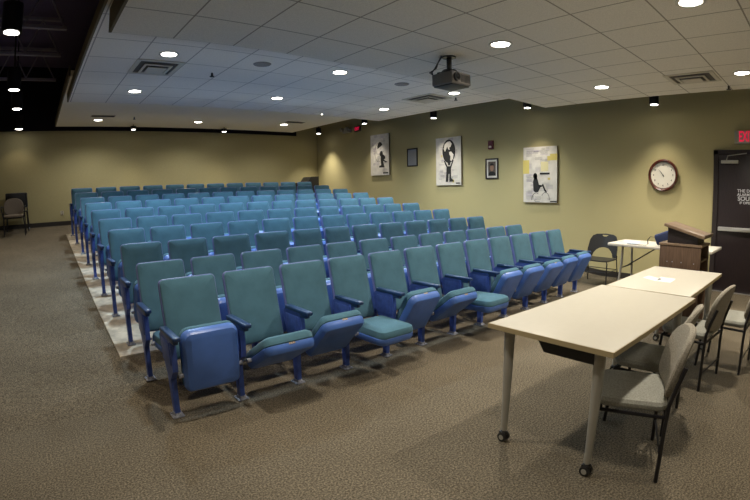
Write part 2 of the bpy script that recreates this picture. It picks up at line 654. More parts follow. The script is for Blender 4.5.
def recessed(x, y, z, label, power, col, angle=128):
    t = thing('recessed_light', label, 'ceiling light', (x, y, z), 0, G_REC)
    m = MB()
    n = 28
    vs, fs = [], []
    prof = [(.118, .004), (.118, -.006), (.090, -.008), (.086, .004)]
    for r, zz in prof:
        for i in range(n):
            a = 2 * PI * i / n
            vs.append((r * math.cos(a), r * math.sin(a), zz))
    for j in range(len(prof)):
        for i in range(n):
            jj = (j + 1) % len(prof)
            fs.append([j * n + i, j * n + (i + 1) % n, jj * n + (i + 1) % n, jj * n + i])
    m.add(vs, fs)
    m.build('trim_ring', M['trim_white'], t)
    MB().cyl((0, 0, -.003), (0, 0, -.0045), .086, n=28).build('lens', M['lens'], t)
    spot('bulb', (0, 0, -.03), power, col, angle, .75, .07, t)
    return t


LA = [(3.77, 2.63, 'round recessed light in the near tiled ceiling, level with the projector, over the front seats'),
      (3.72, .83, 'largest round recessed light, over the cream tables'),
      (6.24, 2.68, 'round recessed light in near ceiling between third canvas and clock'),
      (6.26, .84, 'round recessed light in the near ceiling above the exit sign')]
for x, y, lb in LA:
    recessed(x, y, ZA, lb, P_A * (1.35 if x > 6 else 1), WARM)
LB = [(1.44, 5.36, 'round recessed light in the middle ceiling beside the vent over the aisle-side seats'),
      (1.46, 7.41, 'round recessed light in the middle ceiling two tiles behind the vent over the aisle-side seats'),
      (3.71, 5.20, 'round recessed light in the middle ceiling between the two round speakers'),
      (3.80, 7.18, 'round recessed light at the centre of the far half of the middle ceiling'),
      (6.03, 5.18, 'round recessed light in the middle ceiling directly below the projector'),
      (6.13, 7.10, 'round recessed light in the middle ceiling above the first canvas')]
for x, y, lb in LB:
    recessed(x, y, ZB, lb, P_B * (1.3 if x > 6 else 1), (.90, .95, .92) if x > 6 else COOL if y > 6 else (.68, .86, 1.0), 150)
LC = [(1.36, 11.1, 'recessed light at the aisle end of the plain far ceiling strip'),
      (3.69, 11.05, 'middle recessed light in the plain far ceiling strip'),
      (5.89, 10.77, 'recessed light at the canvas wall end of the plain far ceiling strip')]
for x, y, lb in LC:
    recessed(x, y, ZC, lb, P_C, (1.0, .95, .86), 150)

# the same near-ceiling lamps go on behind and beside the camera
for x, y in ((1.3, 2.63), (1.3, .83), (1.3, -1.0), (3.75, -1.0), (6.25, -1.0), (3.75, -2.7)):
    spot('downlight', (x, y, ZA - .02), P_A * (.8 if y > 2 else .5 if y > 0 else .3), WARM, 128, .75, .08)


def can(x, y, z, label, r, h, group, power, col, angle, name='spotlight_can', rod=0.0, cat='spotlight', blend=.6):
    t = thing(name, label, cat, (x, y, z), 0, group)
    m = MB().cyl((0, 0, 0), (0, 0, h), r, n=20)
    m.build('housing', M['black_metal'], t)
    MB().cyl((0, 0, -.001), (0, 0, -.004), r * .74, n=20).build('lens', M['lens_spot'], t)
    if rod:
        MB().cyl((0, 0, h), (0, 0, h + rod), .012, n=8).build('stem', M['black_metal'], t)
    spot('bulb', (0, 0, -.02), power, col, angle, blend, .035, t)
    return t


G_T = 'black cylinder spotlights along the canvas wall'
for y, z, lb in ((11.55, 3.19, 'black cylinder spotlight in the corner where back wall meets canvas wall'),
                 (9.40, 3.21, 'black cylinder spotlight above the first canvas'),
                 (7.00, 3.05, 'black cylinder spotlight above the second canvas'),
                 (4.65, 2.98, 'black cylinder spotlight above the third canvas'),
                 (2.33, 2.81, 'black cylinder spotlight above the wall clock')):
    can(7.45, y, z, lb, .075, .17, G_T, P_SPOT * (2.6 if y > 11 else 1.1), (1, .90, .72), 88, rod=ZTOP - z - .17, blend=1.0)
G_BK = 'small spotlights in front of the back wall'
for x, lb in ((2.27, 'small spotlight before the back wall, behind the open aisle end seats'),
              (4.62, 'small spotlight before the back wall, behind the middle of the seats')):
    can(x, 11.72, 3.14, lb, .07, .08, G_BK, P_SPOT * .45, (1, .88, .66), 88, rod=.045, blend=1.0)
G_H = 'hanging downlights under the dark open ceiling'
for x, y, z, lb in ((-.252, 5.24, 3.2, 'largest hanging black downlight under the dark open ceiling'),
                    (-.309, 7.92, 3.2, 'second hanging black downlight under the dark open ceiling'),
                    (-.314, 9.51, 3.2, 'third hanging black downlight under the dark open ceiling'),
                    (-.35, 11.9, 3.18, 'smallest hanging black downlight, just in front of the back wall')):
    can(x, y, z, lb, .105, .30, G_H, P_HANG * (.13 if y > 11 else 1), (1, .84, .62), 110, 'hanging_downlight', ZTOP - z - .30, 'ceiling light')
spot('downlight', (-.25, 2.6, 3.2), P_HANG, (1, .84, .62), 120, .6, .08)
spot('downlight', (-2.8, 5.2, 3.2), P_HANG, (1, .84, .62), 120, .6, .08)
spot('downlight', (-2.8, 1.0, 3.2), P_HANG, (1, .84, .62), 120, .6, .08)

# ------------------------------------------------------------------ ceiling fittings
def diffuser(x, y, z, label, sx=.58, sy=.61):
    t = thing('ceiling_vent', label, 'vent', (x, y, z), 0, 'square ceiling air vents')
    m = MB()
    for a, w, zz in ((1.0, .055, -.012), (.60, .03, -.030)):
        X, Y = sx / 2 * a, sy / 2 * a
        m.box(-X, X, Y - w, Y, zz, zz + .010)
        m.box(-X, X, -Y, -Y + w, zz, zz + .010)
        m.box(-X, -X + w, -Y + w, Y - w, zz, zz + .010)
        m.box(X - w, X, -Y + w, Y - w, zz, zz + .010)
    m.box(-sx * .20, sx * .20, -sy * .20, sy * .20, -.046, -.038)
    m.build('louvre', M['vent'], t)
    MB().box(-sx / 2 * .93, sx / 2 * .93, -sy / 2 * .93, sy / 2 * .93, -.003, -.001).build('duct_opening', M['vent_throat'], t)
    return t


diffuser(1.43, 5.98, ZB, 'square air vent in the middle ceiling over the aisle-side seats', .58, .68)
diffuser(6.01, 5.80, ZB, 'square air vent in the middle ceiling below the projector', .58, .68)
diffuser(6.28, 1.45, ZA, 'square air vent in the near ceiling above the clock')
for x, y, lb in ((1.40, 10.55, 'dark slot vent at the aisle end of the plain far ceiling strip'),
                 (5.93, 10.28, 'dark slot vent at the canvas wall end of the plain far ceiling strip')):
    t = thing('slot_vent', lb, 'vent', (x, y, ZC), 0, 'dark slot vents')
    MB().box(-.26, .26, -.10, .10, -.010, -.001, .003).build('frame', M['vent'], t)
    g = MB()
    for k in range(5):
        g.box(-.24, .24, -.085 + k * .036, -.062 + k * .036, -.014, -.010)
    g.build('slot', M['vent_dark'], t)
for x, y, lb in ((2.62, 5.345, 'round ceiling speaker over the middle of the seats'),
                 (4.90, 5.25, 'round ceiling speaker beyond the projector, over the fifth row')):
    t = thing('ceiling_speaker', lb, 'speaker', (x, y, ZB), 0, 'round ceiling speakers')
    MB().cyl((0, 0, -.001), (0, 0, -.010), .115, .105, n=26).build('rim', M['speaker_grille'], t)
    MB().cyl((0, 0, -.010), (0, 0, -.013), .09, n=26).build('grille', M['speaker_grille'], t)
for x, y, z, lb in ((2.205, 6.02, ZB, 'small sprinkler head in the middle ceiling behind the aisle-side vent'),
                    (2.08, 10.63, ZC, 'small sprinkler head in the plain far ceiling strip'),
                    (6.35, 5.42, ZB, 'small sprinkler head in the middle ceiling below the projector'),
                    (6.95, 1.12, ZA, 'small sprinkler head at the edge of the near ceiling above the exit sign')):
    t = thing('sprinkler', lb, 'sprinkler', (x, y, z), 0, 'ceiling sprinklers')
    MB().cyl((0, 0, -.001), (0, 0, -.045), .014, n=10).build('stem', M['vent_dark'], t)
    MB().cyl((0, 0, -.045), (0, 0, -.052), .032, n=14).build('deflector', M['vent_dark'], t)
t = thing('indicator_light', 'tiny white light dot near the far edge of the middle ceiling', 'light', (5.39, 8.22, ZB))
MB().cyl((0, 0, -.001), (0, 0, -.012), .03, .026, n=16).build('bezel', M['trim_white'], t)
MB().cyl((0, 0, -.012), (0, 0, -.014), .02, n=16).build('lens', M['lens_spot'], t)

# projector on its pole
pr = thing('projector', 'grey ceiling projector on a short black pole', 'projector', (3.757, 3.286, ZA))
MB().cyl((0, 0, 0), (0, 0, -.012), .075, n=20).build('ceiling_plate', M['black_metal'], pr)
MB().cyl((0, 0, -.012), (0, 0, -.17), .028, n=16).build('pole', M['black_metal'], pr)
m = MB()
m.cyl((0, 0, -.145), (0, 0, -.19), .07, .115, n=20)
for a in (45, 135, 225, 315):
    m.tube([(.07 * math.cos(R(a)), .07 * math.sin(R(a)), -.17), (.13 * math.cos(R(a)), .12 * math.sin(R(a)), -.18), (.13 * math.cos(R(a)), .12 * math.sin(R(a)), -.198)], .012)
m.build('mount_arms', M['black_metal'], pr)
bd = MB().box(-.145, .155, -.165, .125, -.325, -.195, .016, seg=3).build('body', M['proj_body'], pr)
MB().box(-.13, .14, -.15, .11, -.337, -.323, .006).build('base_plate', M['proj_dark'], bd)
m = MB()
m.cyl((-.085, -.163, -.255), (-.085, -.188, -.255), .046, .042, n=24)
lr = m.build('lens_ring', M['proj_dark'], bd)
MB().cyl((-.085, -.188, -.255), (-.085, -.191, -.255), .030, n=20).build('lens', M['glass'], lr)
m = MB()
for k in range(7):
    m.box(-.01 + k * .021, .000 + k * .021, -.1675, -.163, -.30, -.22)
m.build('grille', M['proj_dark'], bd)
m = MB()
for k in range(3):
    m.tube([(-.10 + k * .008, .02, -.006), (-.14 + k * .01, .03 + .01 * k, -.08), (-.19 + k * .01, .03, -.15), (-.20, .06 + .02 * k, -.19), (-.172, .08, -.21)], .006)
m.build('cables', M['black_plastic'], pr)

# steel joists under the dark deck
m0 = None
jy = [1.8, 3.2, 4.6, 6.1, 7.3, 8.7, 10.5]
names = ['first', 'second', 'third', 'fourth', 'fifth', 'sixth', 'seventh and last']
for i, yy in enumerate(jy):
    t = thing('steel_joist', names[i] + ' dark open-web steel joist under the black deck', 'joist', (0, yy, 3.95), 0, 'dark steel roof joists')
    MB().box(XL, .42, -.04, .04, 0, .05).build('bottom_chord', M['joist'], t)
    MB().box(XL, .42, -.04, .04, .62, .67).build('top_chord', M['joist'], t)
    w = MB()
    xx = XL + .1
    k = 0
    while xx < .2:
        w.tube([(xx, 0, .05 if k % 2 == 0 else .62), (xx + .28, 0, .62 if k % 2 == 0 else .05)], .014, 6)
        xx += .28
        k += 1
    w.build('web_bars', M['joist'], t)
for x, z, r, lb in ((-1.1, 3.86, .06, 'dark sprinkler pipe running under the dark joists'),):
    t = MB().cyl((x, .5, z), (x, YB - .1, z), r, n=12).build('ceiling_pipe', M['joist'])
    tag(t, lb, 'pipe')
t = MB().box(-3.4, -2.2, .5, YB - .1, 3.5, 3.9, .02).build('air_duct', M['joist'])
tag(t, 'dark rectangular air duct hanging under the joists', 'duct')

# ------------------------------------------------------------------ canvases and wall pieces
def on_wall(mb_fn, name, material, parent):
    return mb_fn.build(name, material, parent, smooth=False)


def flat(poly, x, t=.0015):
    """polygon given as (u to the viewer's right, v up) on the right wall"""
    m = MB()
    m.prism([(-u, v) for u, v in poly], x - t, x, 'x')
    return m


def ell(cu, cv, ru, rv, n=24, a0=0, a1=360):
    return [(cu + ru * math.cos(R(a0 + (a1 - a0) * i / n)), cv + rv * math.sin(R(a0 + (a1 - a0) * i / n))) for i in range(n if a1 - a0 == 360 else n + 1)]


def absorb(o, mb, material):
    """printed pattern: add the shapes to the mesh of the surface they are printed on"""
    bmesh.ops.recalc_face_normals(mb.bm, faces=mb.bm.faces[:])
    o.data.materials.append(material)
    k = len(o.data.materials) - 1
    for f_ in mb.bm.faces:
        f_.material_index = k
    tmp = bpy.data.meshes.new('pattern')
    mb.bm.to_mesh(tmp)
    mb.bm.free()
    b2 = bmesh.new()
    b2.from_mesh(o.data)
    b2.from_mesh(tmp)
    b2.to_mesh(o.data)
    b2.free()
    bpy.data.meshes.remove(tmp)


def canvas(y, z, w, h, label, rnd):
    t = thing('canvas_art', label, 'picture', (XR, y, z), 0, 'white printed canvases on one wall')
    MB().box(-.045, -.004, -w / 2, w / 2, -h / 2, h / 2, .003).build('stretcher_edge', M['canvas_side'], t)
    front = MB().box(-.049, -.045, -w / 2 + .001, w / 2 - .001, -h / 2 + .001, h / 2 - .001).build('printed_front', M['canvas'], t)
    rn = random.Random(rnd)
    g, l = MB(), MB()
    for k in range(34):
        u = rn.uniform(-w / 2 + .05, w / 2 - .2)
        v = rn.uniform(-h / 2 + .04, h / 2 - .06)
        ww = rn.uniform(.06, .17)
        for q in range(rn.randint(2, 5)):
            tgt = g if rn.random() < .7 else l
            vv = v + q * .019
            if vv > h / 2 - .02:
                break
            tgt.prism([(-u, vv), (-(u + ww), vv), (-(u + ww), vv + .006), (-u, vv + .006)], -.0500, -.049, 'x')
    absorb(front, g, M['grey_ink'])
    absorb(front, l, M['lilac_ink'])
    return t, front


XA = -.050
c1, c1f = canvas(9.30, 2.42, .73, 1.06, 'white canvas toward the back corner, with a figure carrying a globe', 3)
s = MB()
for poly in (ell(.02, .20, .10, .13, 20, 20, 200), ell(.07, .02, .06, .075), ell(.13, -.03, .045, .03),
             [(.05, -.02), (.13, -.02), (.17, -.14), (.22, -.16), (.21, -.19), (.14, -.17), (.17, -.27), (.19, -.33), (-.02, -.33), (-.02, -.29), (.06, -.27), (.04, -.14)],
             ell(.17, -.08, .055, .05), [(.20, -.17), (.30, -.19), (.30, -.21), (.20, -.21)]):
    s.prism([(-u, v) for u, v in poly], XA - .003, XA, 'x')
s.build('black_figure', M['ink'], c1, smooth=False)
s = MB()
for k in range(24):
    a0, a1 = R(95 + k * 8), R(95 + (k + 1) * 8)
    s.prism([(-(-.04 + .15 * math.cos(a)), .06 + .24 * math.sin(a)) for a in (a0, a1)] + [(-(-.04 + .143 * math.cos(a)), .06 + .233 * math.sin(a)) for a in (a1, a0)], XA - .002, XA, 'x')
absorb(c1f, s, M['ink'])
s = MB()
s.prism([(-.13, -.49), (-.33, -.49), (-.33, -.46), (-.13, -.455)][::1], XA - .002, XA, 'x')
absorb(c1f, s, M['ink'])

c2, c2f = canvas(6.95, 2.125, .74, 1.06, 'middle white canvas with a suited figure holding up a black globe', 7)
gl = MB()
gl.prism([(-u, v) for u, v in ell(.02, .22, .19, .26, 32)], XA - .002, XA, 'x')
globe = gl.build('black_globe', M['ink'], c2, smooth=False)
w_ = MB()
for poly in ([(-.13, .28), (-.10, .38), (-.02, .43), (.06, .44), (.11, .38), (.07, .31), (.03, .30), (.05, .25), (.01, .26), (-.02, .33), (-.07, .25), (-.09, .21)],
             [(.03, .20), (.09, .21), (.16, .14), (.14, .05), (.10, .00), (.06, .02), (.07, .10), (.04, .15)]):
    w_.prism([(-u, v) for u, v in poly], XA - .004, XA - .002, 'x')
w_.build('white_continents', M['canvas'], globe, smooth=False)
s = MB()
for poly in ([(-.13, .02), (-.10, .02), (-.02, -.12), (.06, -.12), (.13, .02), (.16, .02), (.10, -.12), (.08, -.18), (.08, -.40), (.16, -.46), (.16, -.49), (.03, -.49), (.03, -.30), (.01, -.30), (-.01, -.49), (-.08, -.49), (-.06, -.30), (-.05, -.14), (-.09, -.08)],
             ell(.025, -.05, .035, .055)):
    s.prism([(-u, v * .93) for u, v in poly], XA - .003, XA, 'x')
s.prism([(-.22, -.50), (-.33, -.50), (-.33, -.475), (-.22, -.475)], XA - .002, XA, 'x')
s.build('black_figure', M['ink'], c2, smooth=False)
s = MB()
s.prism([(-u, v) for u, v in ell(-.19, .12, .02, .028)], XA - .002, XA, 'x')
s.prism([(-u, v) for u, v in ell(.14, -.44, .03, .04)], XA - .0015, XA, 'x')
absorb(c2f, s, M['yellow'])

c3, c3f = canvas(4.64, 1.775, .73, 1.05, 'white canvas with yellow patches and a seated black figure', 11)
s = MB()
s.prism([(.375, .02), (.375, .28), (.235, .28), (.235, .02)], XA - .001, XA, 'x')
s.prism([(-.16, .26), (-.16, .34), (-.22, .34), (-.22, .38), (-.37, .38), (-.37, .26)], XA - .001, XA, 'x')
s.prism([(-.17, -.10), (-.17, -.06), (-.22, -.06), (-.22, -.10)], XA - .001, XA, 'x')
absorb(c3f, s, M['yellow'])
s = MB()
s.prism([(-.02, .06), (-.02, .24), (-.18, .24), (-.18, .06)], XA - .0008, XA, 'x')
absorb(c3f, s, M['pale_yellow'])
s = MB()
for poly in (ell(-.10, -.03, .045, .06), [(-.13, .0), (-.13, -.06), (-.15, -.14), (-.14, -.30), (-.11, -.33), (-.04, -.33), (.01, -.24), (.06, -.22), (.10, -.31), (.14, -.34), (.15, -.31), (.12, -.28), (.08, -.19), (.06, -.17), (.05, -.20), (-.02, -.19), (-.05, -.09), (-.06, -.06), (-.07, .0)],
             [(.0, .0), (.0, .035), (.21, .035), (.21, .0)], [(.22, -.51), (.36, -.51), (.36, -.49), (.22, -.49)]):
    s.prism([(-u, v) for u, v in poly], XA - .003, XA, 'x')
for cu, cv, ru, rv, a0, a1 in ((-.08, -.47, .10, .13, 60, 185), (.12, -.46, .09, .13, -10, 150), (-.02, -.42, .10, .16, 200, 280)):
    for k in range(10):
        b0, b1 = R(a0 + (a1 - a0) * k / 10), R(a0 + (a1 - a0) * (k + 1) / 10)
        pts = [(cu + ru * math.cos(a), max(cv + rv * math.sin(a), -.505)) for a in (b0, b1)] + [(cu + (ru - .008) * math.cos(a), max(cv + (rv - .008) * math.sin(a), -.51)) for a in (b1, b0)]
        s.prism([(-u, v) for u, v in pts], XA - .002, XA, 'x')
s.build('black_figure', M['ink'], c3, smooth=False)

# framed certificate and portrait
t = thing('framed_certificate', 'small dark-framed certificate between the first and second canvases', 'picture', (XR, 8.13, 2.28))
m = MB()
for a in ((-.175, .175, .19, .215), (-.175, .175, -.215, -.19), (-.175, -.15, -.19, .19), (.15, .175, -.19, .19)):
    m.box(-.025, -.002, a[0], a[1], a[2], a[3], .002)
m.build('frame', M['frame_black'], t)
MB().box(-.012, -.003, -.15, .15, -.19, .19).build('certificate', M['cert'], t)
m = MB()
for k in range(9):
    m.box(-.0135, -.012, -.10, .10, -.14 + k * .032, -.132 + k * .032)
m.build('text_lines', M['grey_ink'], t)
t = thing('framed_portrait', 'small dark-framed portrait photograph below the fire alarm', 'picture', (XR, 5.79, 1.92))
m = MB()
for a in ((-.16, .16, .185, .21), (-.16, .16, -.21, -.185), (-.16, -.135, -.185, .185), (.135, .16, -.185, .185)):
    m.box(-.028, -.002, a[0], a[1], a[2], a[3], .002)
m.build('frame', M['frame_black'], t)
MB().box(-.010, -.003, -.135, .135, -.185, .185).build('mat_board', M['canvas'], t)
ph = MB().box(-.012, -.010, -.095, .095, -.145, .145).build('photograph', M['photo_bg'], t)
m = MB()
m.prism([(-u, v) for u, v in ell(0, .02, .045, .07)], -.0135, -.012, 'x')
m.build('face', M['skin'], ph, smooth=False)
m = MB()
m.prism([(-u, v) for u, v in [(-.09, -.145), (-.085, -.09), (-.04, -.06), (.04, -.06), (.085, -.09), (.09, -.145)]], -.013, -.012, 'x')
m.build('suit', M['ink'], ph, smooth=False)
m = MB()
m.prism([(-u, v) for u, v in ell(0, .065, .048, .045, 16, 0, 180)], -.014, -.012, 'x')
m.build('hair', M['ink'], ph, smooth=False)
t = thing('fire_alarm', 'small dark red fire alarm box above the framed portrait', 'alarm', (XR, 5.80, 2.405))
MB().box(-.05, -.001, -.06, .06, -.085, .085, .006).build('housing', M['red'], t)
MB().box(-.065, -.05, -.03, .03, -.06, -.02, .004).build('strobe', M['white_plastic'], t)

# wall clock
ck = thing('wall_clock', 'round wall clock with dark red-brown rim and white face', 'clock', (XR, 2.315, 1.745))
m = MB()
n = 48
prof = [(.200, -.002), (.262, -.002), (.268, -.040), (.262, -.082), (.246, -.095), (.228, -.088), (.218, -.060)]
vs, fs = [], []
for r, xx in prof:
    for i in range(n):
        a = 2 * PI * i / n
        vs.append((xx, r * .92 * math.cos(a), r * .965 * math.sin(a)))
for j in range(len(prof)):
    jj = (j + 1) % len(prof)
    for i in range(n):
        fs.append([j * n + i, j * n + (i + 1) % n, jj * n + (i + 1) % n, jj * n + i])
m.add(vs, fs)
m.build('rim', M['clock_rim'], ck)
fc = MB().cyl((-.002, 0, 0), (-.060, 0, 0), .218 * .94, n=48).build('face', M['clock_face'], ck)
for k in range(1, 13):
    a = R(90 - 30 * k)
    text_mesh('numeral', str(k), .040, M['ink'], fc, wall_m(-.061, -.158 * math.cos(a), .163 * math.sin(a)), depth=.0006)
for nm, ang, ln, wd in (('hour_hand', 90 - 30 * 10.88, .095, .012), ('minute_hand', 90 - 6 * 53.5, .150, .008)):
    a = R(ang)
    u, v = math.cos(a), math.sin(a)
    pts = [(-u * .03 - v * wd / 2, -v * .03 + u * wd / 2), (-u * .03 + v * wd / 2, -v * .03 - u * wd / 2), (u * ln, v * ln)]
    m = MB()
    m.prism([(-p_[0], p_[1]) for p_ in pts], -.066, -.064, 'x')
    m.build(nm, M['ink'], ck, smooth=False)
MB().cyl((-.060, 0, 0), (-.068, 0, 0), .010, n=12).build('hub', M['ink'], ck)

# socket on the back wall
t = thing('wall_socket', 'small pale socket plate low on the back wall beside the open aisle', 'socket', (.57, YB, 1.245))
MB().box(-.035, .035, -.008, 0, -.05, .05, .003).build('plate', M['vent'], t)
for s_ in (-1, 1):
    MB().box(-.014, .014, -.010, -.008, s_ * .025 - .014, s_ * .025 + .014).build('outlet', M['fascia'], t)

# ------------------------------------------------------------------ theatre seats
PIVY, PIVZ = -.115, .325


def build_seat_parts(pitch=.5):
    t = empty('theatre_seat')
    bw = pitch - .068
    # backrest
    rec = R(14.5)
    L = .575
    Mb = Matrix.Translation((0, .128, .355)) @ Matrix.Rotation(-rec, 4, 'X') @ Matrix.Translation((0, 0, L / 2))
    sh = MB()
    sh.panel(bw, L, .035, [(.03, .034), (.010, .030), (0, .018), (0, .000), (.004, -.006), (.010, -.006)], Mb, 5)
    shell = sh.build('back_shell', M['back_blue'], t)
    cu = MB()
    cu.panel(bw - .014, L - .014, .030, [(.004, 0), (0, -.008), (.004, -.018), (.022, -.026), (.06, -.031), (.11, -.033)], Mb, 5)
    cu.build('back_cushion', M['teal'], t)
    # seat, built lying flat about its pivot, then turned by its own rotation
    F, B_ = .31, .12
    sw = pitch - .098
    Ms = Matrix.Translation((0, (B_ - F) / 2, 0)) @ Matrix.Rotation(-PI / 2, 4, 'X')
    # panel normal -Y -> +Z
    pan = MB()
    pan.panel(sw, F + B_, .065, [(.055, .060), (.020, .050), (.004, .030), (0, .008), (0, -.006), (.006, -.012)], Ms, 5, rtop=.05)
    so = pan.build('seat_shell', M['blue'], t, loc=(0, PIVY, PIVZ))
    cs = MB()
    cs.panel(sw - .004, F + B_ + .012, .065, [(.010, -.008), (.002, -.016), (0, -.040), (.010, -.064), (.035, -.078), (.09, -.084)], Ms, 5)
    cs.build('seat_cushion', M['teal'], so)
    for x0, x1 in ((-pitch / 2 + .02, -sw / 2 + .02), (sw / 2 - .02, pitch / 2 - .02)):
        MB().cyl((x0, 0, 0), (x1, 0, 0), .016, n=10).build('hinge', M['worn'], t, loc=(0, PIVY, PIVZ))
    return t, so


def standard_mesh():
    s = MB()
    th = .019
    s.prism([(-.024, 0), (.026, 0), (.036, .30), (.075, .36), (.14, .50), (.155, .56), (.10, .60), (-.085, .60), (-.115, .585), (-.125, .47), (-.115, .36), (-.035, .285)], -th, th, 'x')
    # raised rim on both faces of the wing
    for sx in (-1, 1):
        x0 = sx * th
        s.box(min(x0, x0 + sx * .005), max(x0, x0 + sx * .005), -.10, .10, .40, .56, .002)
    bmesh.ops.bevel(s.bm, geom=[e for e in s.bm.edges if e.calc_length() > .04][:0] or [], offset=.002) if False else None
    return s


def make_standard(parent, x):
    st = standard_mesh().build('side_frame', M['blue_metal'], parent, loc=(x, 0, 0), angle=30)
    fp = MB()
    fp.box(-.042, .042, -.048, .052, 0, .007, .002)
    fp.prism([(-.036, .007), (.038, .007), (.026, .03), (-.024, .03)], -.024, .024, 'x')
    for a in (-.036, .040):
        fp.cyl((0.03, a, .007), (0.03, a, .013), .008, n=8)
        fp.cyl((-.03, a, .007), (-.03, a, .013), .008, n=8)
    fp.build('foot_plate', M['worn'], st)
    ar = MB()
    ar.box(-.027, .027, -.235, .105, .592, .622, .009, seg=3)
    ar.box(-.018, .018, -.20, -.09, .565, .602, .006)
    ar.build('armrest', M['arm'], parent, loc=(x, 0, 0))
    return st


seat0, seatpan0 = build_seat_parts(.5)
make_standard(seat0, -.25)

ROW_Y = [3.05, 3.75, 4.5, 5.36, 6.18, 7.03, 7.92, 8.78, 9.75, 10.7]
CENTRES = {
    1: [.975, 1.47, 1.96, 2.425, 2.87, 3.34, 3.81, 4.275, 4.74, 5.225, 5.69, 6.14],
    2: [0.95, 1.43, 1.91, 2.40, 2.84, 3.27, 3.75, 4.19, 4.64, 5.10, 5.56, 6.03],
    3: [0.95, 1.43, 1.91, 2.42, 2.89, 3.30, 3.74, 4.21, 4.66, 5.14, 5.58, 6.04],
    4: [0.96, 1.45, 1.95, 2.44, 2.92, 3.39, 3.84, 4.28, 4.73, 5.22, 5.69, 6.15],
    5: [0.96, 1.46, 1.94, 2.44, 2.93, 3.41, 3.88, 4.32, 4.77, 5.27, 5.72, 6.20],
    6: [0.96, 1.46, 1.97, 2.47, 2.97, 3.46, 3.91, 4.40, 4.87, 5.34, 5.81, 6.29],
    7: [0.96, 1.46, 1.97, 2.48, 2.98, 3.47, 3.95, 4.46, 4.93, 5.41, 5.87, 6.35],
    8: [0.96, 1.46, 1.98, 2.48, 2.99, 3.51, 4.00, 4.46, 4.97, 5.44, 5.93, 6.41],
    9: [0.95, 1.47, 1.99, 2.51, 3.04, 3.54, 4.02, 4.51, 5.01, 5.52, 6.01, 6.52],
    10: [0.95, 1.48, 2.00, 2.54, 3.06, 3.55, 4.07, 4.57, 5.07, 5.57, 6.08, 6.59]}
ROWN = ['front', 'second', 'third', 'fourth', 'fifth', 'sixth', 'seventh', 'eighth', 'ninth', 'back']
FRONT = [86, 30, 45, 0, 58, 38, 2, 62, 60, 58, 62, 64]
rnd = random.Random(5)
first = True
for r in range(1, 11):
    cs = CENTRES[r]
    y = ROW_Y[r - 1]
    for i, cx in enumerate(cs):
        lo = (cs[i - 1] + cx) / 2 if i else cx - (cs[1] - cx) / 2
        hi = (cs[i + 1] + cx) / 2 if i < 11 else cx + (cx - cs[10]) / 2
        pitch = hi - lo
        if r == 1:
            ang = FRONT[i]
        elif r == 2 and i == 0:
            ang = 4
        else:
            ang = 72 + rnd.uniform(-8, 8)
        if first:
            t = seat0
            first = False
        else:
            t = copy_tree(seat0)
        for ch in t.children:
            if ch.name.startswith('seat_shell'):
                ch.rotation_euler = (-R(ang), 0, 0)
                shell = ch
        if r == 1 and i in (1, 2, 4, 5, 9):
            pm = MB().box(-.024, .024, -.3125, -.3095, -.004, .008)
            pm.build('number_plate', M['plate'], shell)['label'] = 'worn rusty number plate'
        mid = ((lo + hi) / 2)
        yy = y + (0.0125 * mid if r == 1 else 0)
        z = fl(y) if r > 2 else (fl(y) - .015 if r == 2 else 0.0)
        t.location = (mid, yy, max(z, 0) + .001)
        t.scale = (pitch / .5, 1, (.905, .905, .91, .915, .925, .94, .95, .955, .96, .975)[r - 1] / .905)
        NTH = ['', 'second', 'third', 'fourth', 'fifth', 'sixth']
        if i == 0:
            pl = 'beside the open aisle'
        elif i < 6:
            pl = NTH[i] + ' from the open aisle'
        elif i < 11:
            pl = NTH[11 - i] + ' from the canvas wall'
        else:
            pl = 'at the canvas wall end'
        rw = 'front row' if r == 1 else 'back row' if r == 10 else ROWN[r - 1] + ' row from the front'
        if r == 1:
            st = 'with pan folded fully up' if ang > 80 else 'with pan steeply raised' if ang > 50 else 'with pan half raised' if ang > 20 else 'with pan down flat'
            lb = f'blue theatre seat {st}, {rw}, {pl}'
        else:
            lb = f'blue and teal theatre seat, {rw}, {pl}'
        tag(t, lb, 'theatre seat', 'blue theatre seats in ten rows')
        if i == 11:
            make_standard(t, .25)

